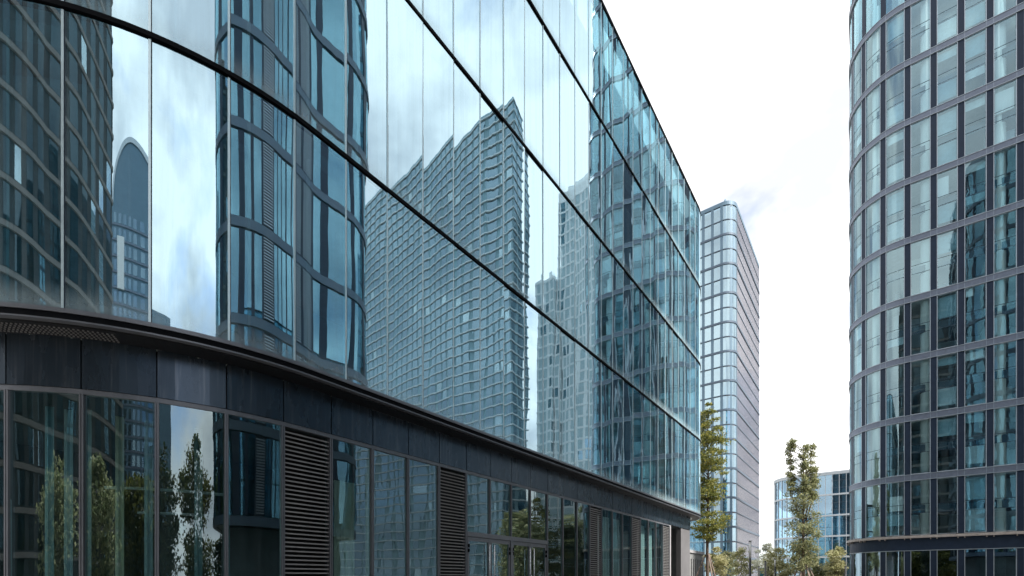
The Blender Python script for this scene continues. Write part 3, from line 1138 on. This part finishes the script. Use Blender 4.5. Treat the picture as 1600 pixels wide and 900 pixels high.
for a in lb_s:
    mb = MB()
    mb.strip(lp, a - 0.045, a + 0.045, -0.12, 0.06, 0.1, lrows[0] - 0.17)
    mb.build('mullion', M['mull'], lb)
mb = MB()
mb.strip(lp, 0, lp.len, -0.4, 0.12, lrows[0] + 0.17, LT + 0.1, 0.5)
mb.build('parapet', M['mull'], lb)
mb = MB()
mb.strip(lp, 0, lp.len, -4.2, -4, 0, LT - 0.3, 1)
mb.build('core_wall', M['wall_in'], lb)
mb = MB()
mb.box(LN + 5, LN + 40, LU + 4.5, LU + 18, LT - 0.6, LT - 0.3)
mb.build('roof', M['slab'], lb)
mb = MB()
mb.box(LN + 14.2, LN + 17, LU + 3, LU + 6, LT - 0.3, LT + 0.9)
mb.build('roof_plant', M['concrete'], lb)

# ================================================================== small glass pavilion beyond the left building's corner
pn, pu0, pu1 = -15.0, 40.0, 55.2
pv = thing('glass_pavilion', 'low glass pavilion on a slotted grey wall, half hidden beyond the left building corner', 'building', pn - 4, 48)
pp = Path(pn, pu0, 0.0, [('L', pu1 - pu0)])
mb = MB()
mb.box(pn - 8, pn, pu0, pu1, 0.1, 4.35)
mb.build('base_wall', M['concrete'], pv)
for k in range(12):
    u = 46.0 + k * 0.78
    mb = MB()
    mb.box(pn - 0.02, pn + 0.012, u, u + 0.26, 0.4, 3.75)
    mb.build('slot', M['dark'], pv)
mb = MB()
mb.box(pn - 8, pn + 0.12, pu0, pu1 + 0.05, 4.352, 4.62)
mb.build('ledge', M['ltwall'], pv)
for k in range(15):
    a = k * (pu1 - pu0) / 15
    add_pane(pp, a, a + (pu1 - pu0) / 15, 4.63, 6.85, pv, M['glass_main'], tilt=0.002)
    add_pane(pp, a, a + (pu1 - pu0) / 15, 7.0, 9.6, pv, M['glass_main'], tilt=0.002)
mb = MB()
mb.box(pn - 8, pn + 0.05, pu0, pu1, 6.86, 6.99)
mb.build('floor_flange', M['black'], pv)
mb = MB()
mb.box(pn - 8, pn - 1.2, pu0 + 0.1, pu1 - 0.1, 4.63, 9.6)
mb.build('core_wall', M['wall_in'], pv)
mb = MB()
mb.box(pn - 8, pn + 0.08, pu0, pu1 + 0.05, 9.61, 9.9)
mb.build('roof', M['black'], pv)

# ================================================================== neighbours across the street and behind, seen in the glass
ON, OU0, OU1 = 9.3, -1.0, 20.6
ob = thing('louvred_tower', 'dark glass tower with louvre strips across the street, seen mirrored in the rounded corner', 'building', ON + 8, 10)
OR_ = 3.0
op = Path(ON, OU1 - OR_, -PI, [('L', OU1 - OU0 - 2 * OR_), ('A', OR_, PI / 2), ('L', 12), ('A', OR_, PI / 2), ('L', OU1 - OU0 - 2 * OR_),
                               ('A', OR_, PI / 2), ('L', 12), ('A', OR_, PI / 2)])
OFL = 10
gl_, pi_, lo_ = MB(), MB(), MB()
for fl in range(OFL):
    z0 = 4.6 + fl * HS
    mb = MB()
    mb.strip(op, 0, op.len, -0.3, 0.06, z0 - 0.24, z0 + 0.24, 0.5)
    mb.build('floor_band', M['farband'], ob)
    mb = MB()
    mb.strip(op, 0, op.len, -3.4, -0.3, z0 - 0.15, z0 + 0.15, 0.6)
    mb.build('floor_slab', M['slab'], ob)
    zb, zt = z0 + 0.3, z0 + HS - 0.3
    rhythm = [('g', 1.5), ('p', 0.5), ('g', 0.7), ('p', 0.3), ('l', 1.3), ('p', 0.3), ('l', 1.3), ('p', 0.25)]
    rhythm += [('g', 0.55), ('p', 0.12)] * 5 + [('l', 1.6), ('p', 0.3), ('g', 1.2), ('p', 0.5), ('g', 1.0), ('p', 0.4)]
    s = 0.0
    k = 0
    while s < op.len - 0.05:
        kind, wd = rhythm[k] if k < len(rhythm) else (('g', 1.2) if k % 2 else ('p', 0.4))
        e = min(s + wd, op.len)
        if kind == 'l':
            z = zb + 0.1
            while z < zt - 0.05:
                lo_.strip(op, s, e, -0.10, 0.0, z, z + 0.06, 0.8)
                z += 0.15
            pi_.strip(op, s, e, -0.22, -0.16, zb, zt, 0.5)
        elif kind == 'g':
            gl_.strip(op, s, e, -0.07, -0.04, zb, zt, 0.5)
        else:
            pi_.strip(op, s, e, -0.2, 0.0, zb, zt, 0.5)
        s = e
        k += 1
    mb = MB()
    mb.strip(op, 0, op.len, -3.4, -3.3, z0 + 0.15, z0 + HS - 0.2, 0.6)
    mb.build('core_wall', M['wall_in'], ob)
for b_, nm, mt in ((gl_, 'window_wall', M['glass_louv']), (pi_, 'pier_row', M['pier']), (lo_, 'louvre_slats', M['trim'])):
    o = b_.build(nm, mt, ob)
    o['kind'] = 'stuff'
mb = MB()
mb.strip(op, 0, op.len, -0.4, 0.08, 4.6 + OFL * HS - 0.3, 4.6 + OFL * HS + 0.6, 0.5)
mb.build('parapet', M['band'], ob)
mb = MB()
mb.box(ON + 1, ON + 17, OU0 + 1, OU1 - 1, 4.6 + OFL * HS - 0.3, 4.6 + OFL * HS)
mb.build('roof', M['slab'], ob)
mb = MB()
mb.strip(op, 0, op.len, -1.2, -0.9, 0.1, 4.3, 0.5)
mb.build('ground_floor_wall', M['wall_dk'], ob)


def block(name, label, n0, n1, u0, u1, h, fh, bay, faces, wall, band, win, bandh=0.7, proud=0.5, winfrac=0.6, pale=0.12):
    """tower seen only as a reflection: real walls, one balcony band per storey, windows set into each storey"""
    t = thing(name, label, 'building', (n0 + n1) / 2, (u0 + u1) / 2)
    mb = MB()
    mb.box(n0, n1, u0, u1, 0, h)
    mb.build('wall', wall, t)
    nf = int(h / fh)
    for f in range(1, nf + 1):
        mb = MB()
        mb.box(n0 - proud, n1 + proud, u0 - proud, u1 + proud, f * fh - bandh / 2, f * fh + bandh / 2 - 0.01)
        mb.build('floor_band', band, t)
    w = MB()
    w2 = MB()
    wd_ = w
    d = 0.08
    rw = random.Random(n0)
    for f in range(nf):
        za, zb_ = f * fh + bandh / 2 + 0.15, (f + 1) * fh - bandh / 2 - 0.1
        for face in faces:
            a, b_ = (n0, n1) if face[1] == 'u' else (u0, u1)
            k = int((b_ - a) / bay)
            for i in range(k):
                x0 = a + (b_ - a) * i / k + bay * (1 - winfrac) / 2
                x1 = x0 + bay * winfrac
                w = w2 if rw.random() < pale else wd_
                if face == '-u':
                    w.box(x0, x1, u0 - d, u0, za, zb_)
                elif face == '+u':
                    w.box(x0, x1, u1, u1 + d, za, zb_)
                elif face == '-n':
                    w.box(n0 - d, n0, x0, x1, za, zb_)
    o = wd_.build('window_field', win, t)
    o['kind'] = 'stuff'
    o = w2.build('pale_window_field', M['glass_far'], t)  # paler glass at random imitates lit windows
    o['kind'] = 'stuff'
    mb = MB()
    mb.box(n0 + 2, n1 - 2, u0 + 2, u1 - 2, h, h + 3)
    mb.build('roof_plant', wall, t)
    return t


block('apartment_tower', 'broad slate blue apartment tower with pale balcony bands, mirrored in the middle of the facade',
      66.5, 165, 110, 117, 138, 3.05, 3.4, ('-u', '-n'), M['teal_wall'], M['balcony'], M['glass_dark'], bandh=0.34, proud=0.40, winfrac=0.72, pale=0.05)
block('white_tower', 'slim white tower with a fine window grid, mirrored right of the apartment tower',
      47, 63, 130, 146, 122, 3.4, 2.2, ('-u', '-n'), M['white_wall'], M['white_wall'], M['sheer_b'], bandh=0.5, proud=0.12, winfrac=0.6)
block('white_tower', 'lower stepped wing of the slim white tower, mirrored with a lower roof',
      63.5, 69.5, 128, 142, 96, 3.4, 2.2, ('-u', '-n'), M['white_wall'], M['white_wall'], M['sheer_b'], bandh=0.5, proud=0.1, winfrac=0.7)
block('pale_block', 'distant pale low block mirrored above the entrance doors',
      70, 98, 190, 205, 24, 3.2, 3.0, ('-u',), M['white_wall'], M['balcony'], M['glass_block'], bandh=0.9, proud=0.3)
block('clinker_tower', 'dark clinker tower with taupe floor bands, mirrored at the far left of the facade',
      -15, 27, -58, -38, 62, 3.3, 3.0, ('+u',), M['brown_wall'], M['taupe'], M['glass_dim'], bandh=0.45, proud=0.25, winfrac=0.55)

# tower with an arched crown, mirrored beside the clinker tower
at_ = thing('crowned_tower', 'grey tower with an arched crown and a white sign, mirrored beside the dark clinker tower', 'building', 0, 0,
            rot=math.atan2(-120, 21) + PI / 2, world_xy=(21, -120))
mb = MB()
K = 24
prof = []
for i in range(K + 1):
    a = PI * i / K
    prof.append((-15 * math.cos(a), 80 + 15 * math.sin(a)))
k0 = len(mb.v)
for y in (-9, 9):
    mb.v += [(x, y, z) for x, z in prof] + [(15, y, 0), (-15, y, 0)]
L = K + 3
mb.f.append(tuple(range(L)))
mb.f.append(tuple(range(2 * L - 1, L - 1, -1)))
mb.mi += [0, 0]
mb.sm += [False, False]
for i in range(L):
    j = (i + 1) % L
    mb.f.append((j, i, L + i, L + j))
    mb.mi.append(0)
    mb.sm.append(False)
mb.box(15, 28, -8, 8, 0, 62)
mb.build('wall', M['farpier'], at_)
mb = MB()
for f in range(2, 24):
    for i in range(8):
        mb.box(-13.5 + i * 3.5, -11.5 + i * 3.5, 9.0, 9.12, f * 3.3, f * 3.3 + 2.2)
o = mb.build('window_field', M['glass_dark'], at_)
o['kind'] = 'stuff'
mb = MB()
mb.box(-11, -6, 9.15, 9.6, 62, 73)
mb.build('sign', M['white'], at_)
for f in range(2, 24):
    mb = MB()
    mb.box(-15.05, 15.05, 9.0, 9.25, f * 3.3 - 0.55, f * 3.3 - 0.15)
    mb.build('floor_band', M['band'], at_)
mb = MB()
for i in range(K):
    (xa, za), (xb, zb_) = prof[i], prof[i + 1]
    mb.quad((xa, 9.3, za), (xb, 9.3, zb_), (xb * 0.92, 9.3, 80 + (zb_ - 80) * 0.92), (xa * 0.92, 9.3, 80 + (za - 80) * 0.92))
    mb.quad((xa, 9.0, za), (xb, 9.0, zb_), (xb, 9.3, zb_), (xa, 9.3, za))
mb.build('crown_rim', M['mull'], at_)


# ================================================================== trees
def tree(name, label, xy, h, prof, leaf, n_leaf, lsize, trunk_r, clumps, seed, group=None, lean=0.0, trunk_top=0.85, squash=0.6, cl_r=0.35, category='tree', bark='bark', leaders=()):
    rr = random.Random(seed)
    t = thing(name, label, category, 0, 0, rot=0, group=group, world_xy=xy)
    tb = MB()
    pts, rad = [], []
    for i in range(9):
        a = i / 8
        pts.append((lean * a * h + 0.05 * math.sin(a * 7 + seed), 0.05 * math.cos(a * 5 + seed), h * trunk_top * a))
        rad.append(trunk_r * (1 - 0.82 * a) * (1.25 if i == 0 else 1))
    tb.tube(pts, rad, 9)
    zs = [p[0] for p in prof]

    def rad_at(z):
        for (za, ra), (zb, rb) in zip(prof[:-1], prof[1:]):
            if za <= z <= zb:
                return ra + (rb - ra) * (z - za) / (zb - za)
        return 0
    cs = []
    tot = 0
    tries = 0
    while len(cs) < clumps and tries < 5000:
        tries += 1
        z = rr.uniform(zs[0], zs[-1])
        r = rad_at(z)
        if rr.random() > r / max(p[1] for p in prof):
            continue
        a = rr.uniform(0, 2 * PI)
        d = r * math.sqrt(rr.uniform(0.05, 1))
        x = lean * z + d * math.cos(a)
        cs.append((x, d * math.sin(a), z, cl_r * rr.uniform(0.6, 1.3) * (0.5 + 0.5 * r / max(p[1] for p in prof))))
    for (dx, dy, za, zb_, r) in leaders:
        tb.tube([(dx * 0.2, dy * 0.2, za - 2.2), (dx, dy, za), (dx, dy, zb_)], [0.06, 0.045, 0.01], 6)
        for k in range(int((zb_ - za) * 8)):
            a = rr.uniform(0, 2 * PI)
            d = r * math.sqrt(rr.random())
            cs.append((dx + d * math.cos(a), dy + d * math.sin(a), rr.uniform(za - 0.3, zb_), cl_r * rr.uniform(0.35, 0.7)))
    for c in cs[::2]:
        zz = max(0.15 * h, c[2] - 0.5 * math.hypot(c[0], c[1]) - 0.25)
        a = min(1, zz / (h * trunk_top))
        p0 = (lean * zz, 0, zz)
        tb.tube([p0, ((p0[0] + c[0]) / 2, c[1] / 2, (zz + c[2]) / 2 + 0.05), (c[0], c[1], c[2])],
                [max(0.008, trunk_r * (1 - 0.82 * a) * 0.5), trunk_r * 0.15 + 0.005, 0.006], 5, cap=False)
    tb.build('trunk', M[bark], t)
    lb_ = MB()
    for i in range(n_leaf):
        c = rr.choice(cs)
        while True:
            q = Vector((rr.uniform(-1, 1), rr.uniform(-1, 1), rr.uniform(-1, 1)))
            if q.length < 1:
                break
        q = q.normalized() * (q.length ** 0.6)
        if i % 4 == 0:
            q = q * 1.55
        p = Vector((c[0] + q.x * c[3], c[1] + q.y * c[3], c[2] + q.z * c[3] * squash))
        s = lsize * rr.uniform(0.6, 1.3)
        d = Vector((rr.uniform(-1, 1), rr.uniform(-1, 1), rr.uniform(-0.5, 0.8))).normalized()
        e = d.orthogonal().normalized()
        e = (Matrix.Rotation(rr.uniform(0, 2 * PI), 3, d) @ e) * s * 0.32
        d = d * s
        lb_.quad(tuple(p), tuple(p + d * 0.5 + e), tuple(p + d), tuple(p + d * 0.5 - e))
    o = lb_.build('crown', M[leaf], t)
    o['kind'] = 'stuff'
    return t


def px(x, Y):
    return ((x - 800) / 756.0 * Y, Y)


# layered tree beside the corner of the left building
Y1 = 34.0
t1 = tree('podocarpus_tree', 'tall layered dark green tree with painted sunlit yellow leaves beside the left building corner', px(1106, Y1), 14.0,
          [(4.4, 0.6), (5.2, 1.05), (8.5, 1.05), (11.0, 1.15), (12.6, 0.65), (14.0, 0.12)], 'leaf_olive', 20000, 0.125, 0.13, 150, 3, squash=0.34, cl_r=0.48, trunk_top=0.93)
Y2 = 41.5
t2 = tree('slender_tree', 'slender green tree with a ragged split top and stakes round its base', px(1255, Y2), 13.8,
          [(2.4, 0.8), (3.2, 1.05), (6.0, 1.1), (8.4, 1.0), (9.6, 0.6)], 'leaf_green', 21000, 0.14, 0.14, 120, 7, squash=0.75, cl_r=0.45, trunk_top=0.72,
          leaders=((-0.95, 0.2, 9.0, 13.6, 0.28), (-0.2, -0.4, 9.0, 12.9, 0.2), (0.7, 0.1, 9.0, 13.5, 0.34), (1.1, 0.3, 8.8, 11.2, 0.28)))
for k in range(7):
    a = k * 2 * PI / 7 + 0.3
    mb = MB()
    mb.tube([(1.5 * math.cos(a), 1.5 * math.sin(a), 0.0), (0.16 * math.cos(a), 0.16 * math.sin(a), 3.3)], [0.06, 0.05], 6)
    mb.build('stake', M['stake'], t2)
for k in range(3):
    a = k * 2 * PI / 3 + 0.5
    mb = MB()
    mb.tube([(1.5 * math.cos(a), 1.5 * math.sin(a), 0.0), (0.14 * math.cos(a), 0.14 * math.sin(a), 3.4)], [0.05, 0.04], 6)
    mb.build('stake', M['stake'], t1)
tree('olive_bush', 'pale olive bush left of the slender tree, before the curved block', px(1218, 52), 4.9,
     [(0.8, 0.9), (2.4, 1.5), (4.0, 1.2), (5.0, 0.4)], 'leaf_cream', 6000, 0.2, 0.08, 40, 12, cl_r=0.55, category='bush')
tree('olive_bush', 'pale yellowish bush tight against the foot of the right tower', px(1307, 42.5), 4.6,
     [(0.8, 0.5), (2.4, 0.9), (3.6, 0.8), (4.5, 0.3)], 'leaf_cream', 5000, 0.17, 0.07, 36, 13, cl_r=0.42, category='bush')
tree('olive_bush', 'low grey-green bush right of the staked tree trunk', px(1283, 50), 3.6,
     [(0.8, 0.8), (2.0, 1.3), (3.0, 1.0), (3.7, 0.3)], 'leaf_green', 4000, 0.18, 0.07, 30, 14, cl_r=0.5, category='bush')
tree('young_tree', 'small yellow-green young tree before the foot of the far tower', px(1158, 62), 5.4,
     [(1.2, 0.5), (3.0, 1.3), (4.6, 1.1), (5.6, 0.3)], 'leaf_cream', 3600, 0.2, 0.07, 34, 15, cl_r=0.5)
tree('young_tree', 'young tree, overexposure painted into its pale leaves, between the lamp posts', px(1196, 78), 7.4,
     [(1.5, 1.2), (3.6, 1.9), (5.6, 1.6), (7.4, 0.4)], 'leaf_white', 5200, 0.24, 0.09, 50, 16, cl_r=0.6)
tree('young_tree', 'low yellow shoot tree at the foot of the layered tree', px(1118, 37), 3.9,
     [(1.5, 0.3), (2.4, 0.75), (3.4, 0.6), (4.0, 0.1)], 'leaf_pale', 2600, 0.15, 0.05, 24, 17, cl_r=0.34)
tree('young_tree', 'sparse grey shoot tree right of the layered tree trunk', px(1134, 48), 4.4,
     [(1.5, 0.4), (2.6, 0.9), (3.6, 0.7), (4.4, 0.2)], 'leaf_green', 2200, 0.17, 0.05, 24, 18, cl_r=0.4)
# street trees that the ground-floor glass mirrors
STREET = ((W(13.5, 43), 9.5, 'at the near end of the row past the tower'), (W(15.0, 48), 11.0, 'second of the row beside the office tower'),
          (W(13.2, 53), 10.0, 'third of the row beside the office tower'), (W(14.6, 58.5), 11.5, 'last of the row beside the office tower'),
          (Vector((-2.5, -10.5, 0)), 7.5, 'behind the left shop window'), (Vector((2.0, -11.5, 0)), 8.0, 'tallest behind the rounded corner'),
          (Vector((-7.5, -12.0, 0)), 7.0, 'far left behind the rounded corner'), (Vector((6.5, -9.5, 0)), 9.0, 'full one behind the rounded corner'),
          (Vector((12.5, -8.5, 0)), 4.6, 'low one beside the louvred tower'), (Vector((-12.5, -9.0, 0)), 6.5, 'last at the left'))
for k, (w, h, nm) in enumerate(STREET):
    tree('street_tree', 'street tree mirrored in the glass, ' + nm,
         (w.x, w.y), h, [(1.2, 1.2), (2.6, 2.3), (h * 0.7, 2.2), (h, 0.6)], ('leaf_green', 'leaf_mid', 'leaf_dark')[k % 3], 6500, 0.30, 0.12, 60, 30 + k, cl_r=0.9,
         group='street trees mirrored in the glass')


# ================================================================== posts
def post(name, label, x, Y, ytop, r, white=0.0, cat='post', group=None):
    h = 1.65 + (905 - ytop) * Y / 756.0
    t = thing(name, label, cat, 0, 0, rot=0, world_xy=px(x, Y), group=group)
    mb = MB()
    zb = h - white
    mb.tube([(0, 0, 0), (0, 0, 0.12), (0, 0, 0.121), (0, 0, zb)], [r * 1.8, r * 1.8, r, r], 12)
    mb.build('pole', M['post'], t)
    if white:
        mb = MB()
        mb.tube([(0, 0, zb + 0.004), (0, 0, h - 0.06)], [r * 0.95, r * 0.95], 12)
        mb.build('light_tube', M['lampglass'], t)
        mb = MB()
        mb.tube([(0, 0, h - 0.058), (0, 0, h)], [r * 1.5, r * 1.3], 12)
        mb.build('cap', M['post'], t)
    else:
        mb = MB()
        mb.tube([(0, 0, zb + 0.002), (0, 0, zb + 0.04)], [r * 1.15, r * 0.9], 12)
        mb.build('cap', M['post'], t)
    return t


post('lamp_post', 'tallest black lamp post with a long white tube, before the far tower', 1172, 50, 845, 0.11, 1.8, 'lamp post')
post('lamp_post', 'lower black lamp post with a white tube, left of the olive bush', 1211, 50, 873, 0.075, 0.8, 'lamp post')
post('post', 'thin black post left of the taller plain post', 1186, 46, 885, 0.06)
post('post', 'taller plain black post in front of the pale young tree', 1196, 46, 877, 0.09)
post('post', 'short black post just right of the taller plain post', 1200, 52, 885, 0.06)
post('post', 'black post at the foot of the right tower', 1321, 41, 885, 0.07)
hd = thing('hoarding', 'small teal hoarding panel behind the black posts', 'hoarding', 0, 0, rot=0, world_xy=px(1192, 60))
mb = MB()
mb.box(-0.4, 0.4, -0.03, 0.03, 0.3, 3.1)
mb.build('panel', M['teal'], hd)
for x in (-0.44, 0.44):
    mb = MB()
    mb.box(x - 0.035, x + 0.035, -0.05, 0.05, 0, 3.2)
    mb.build('leg', M['frame'], hd)
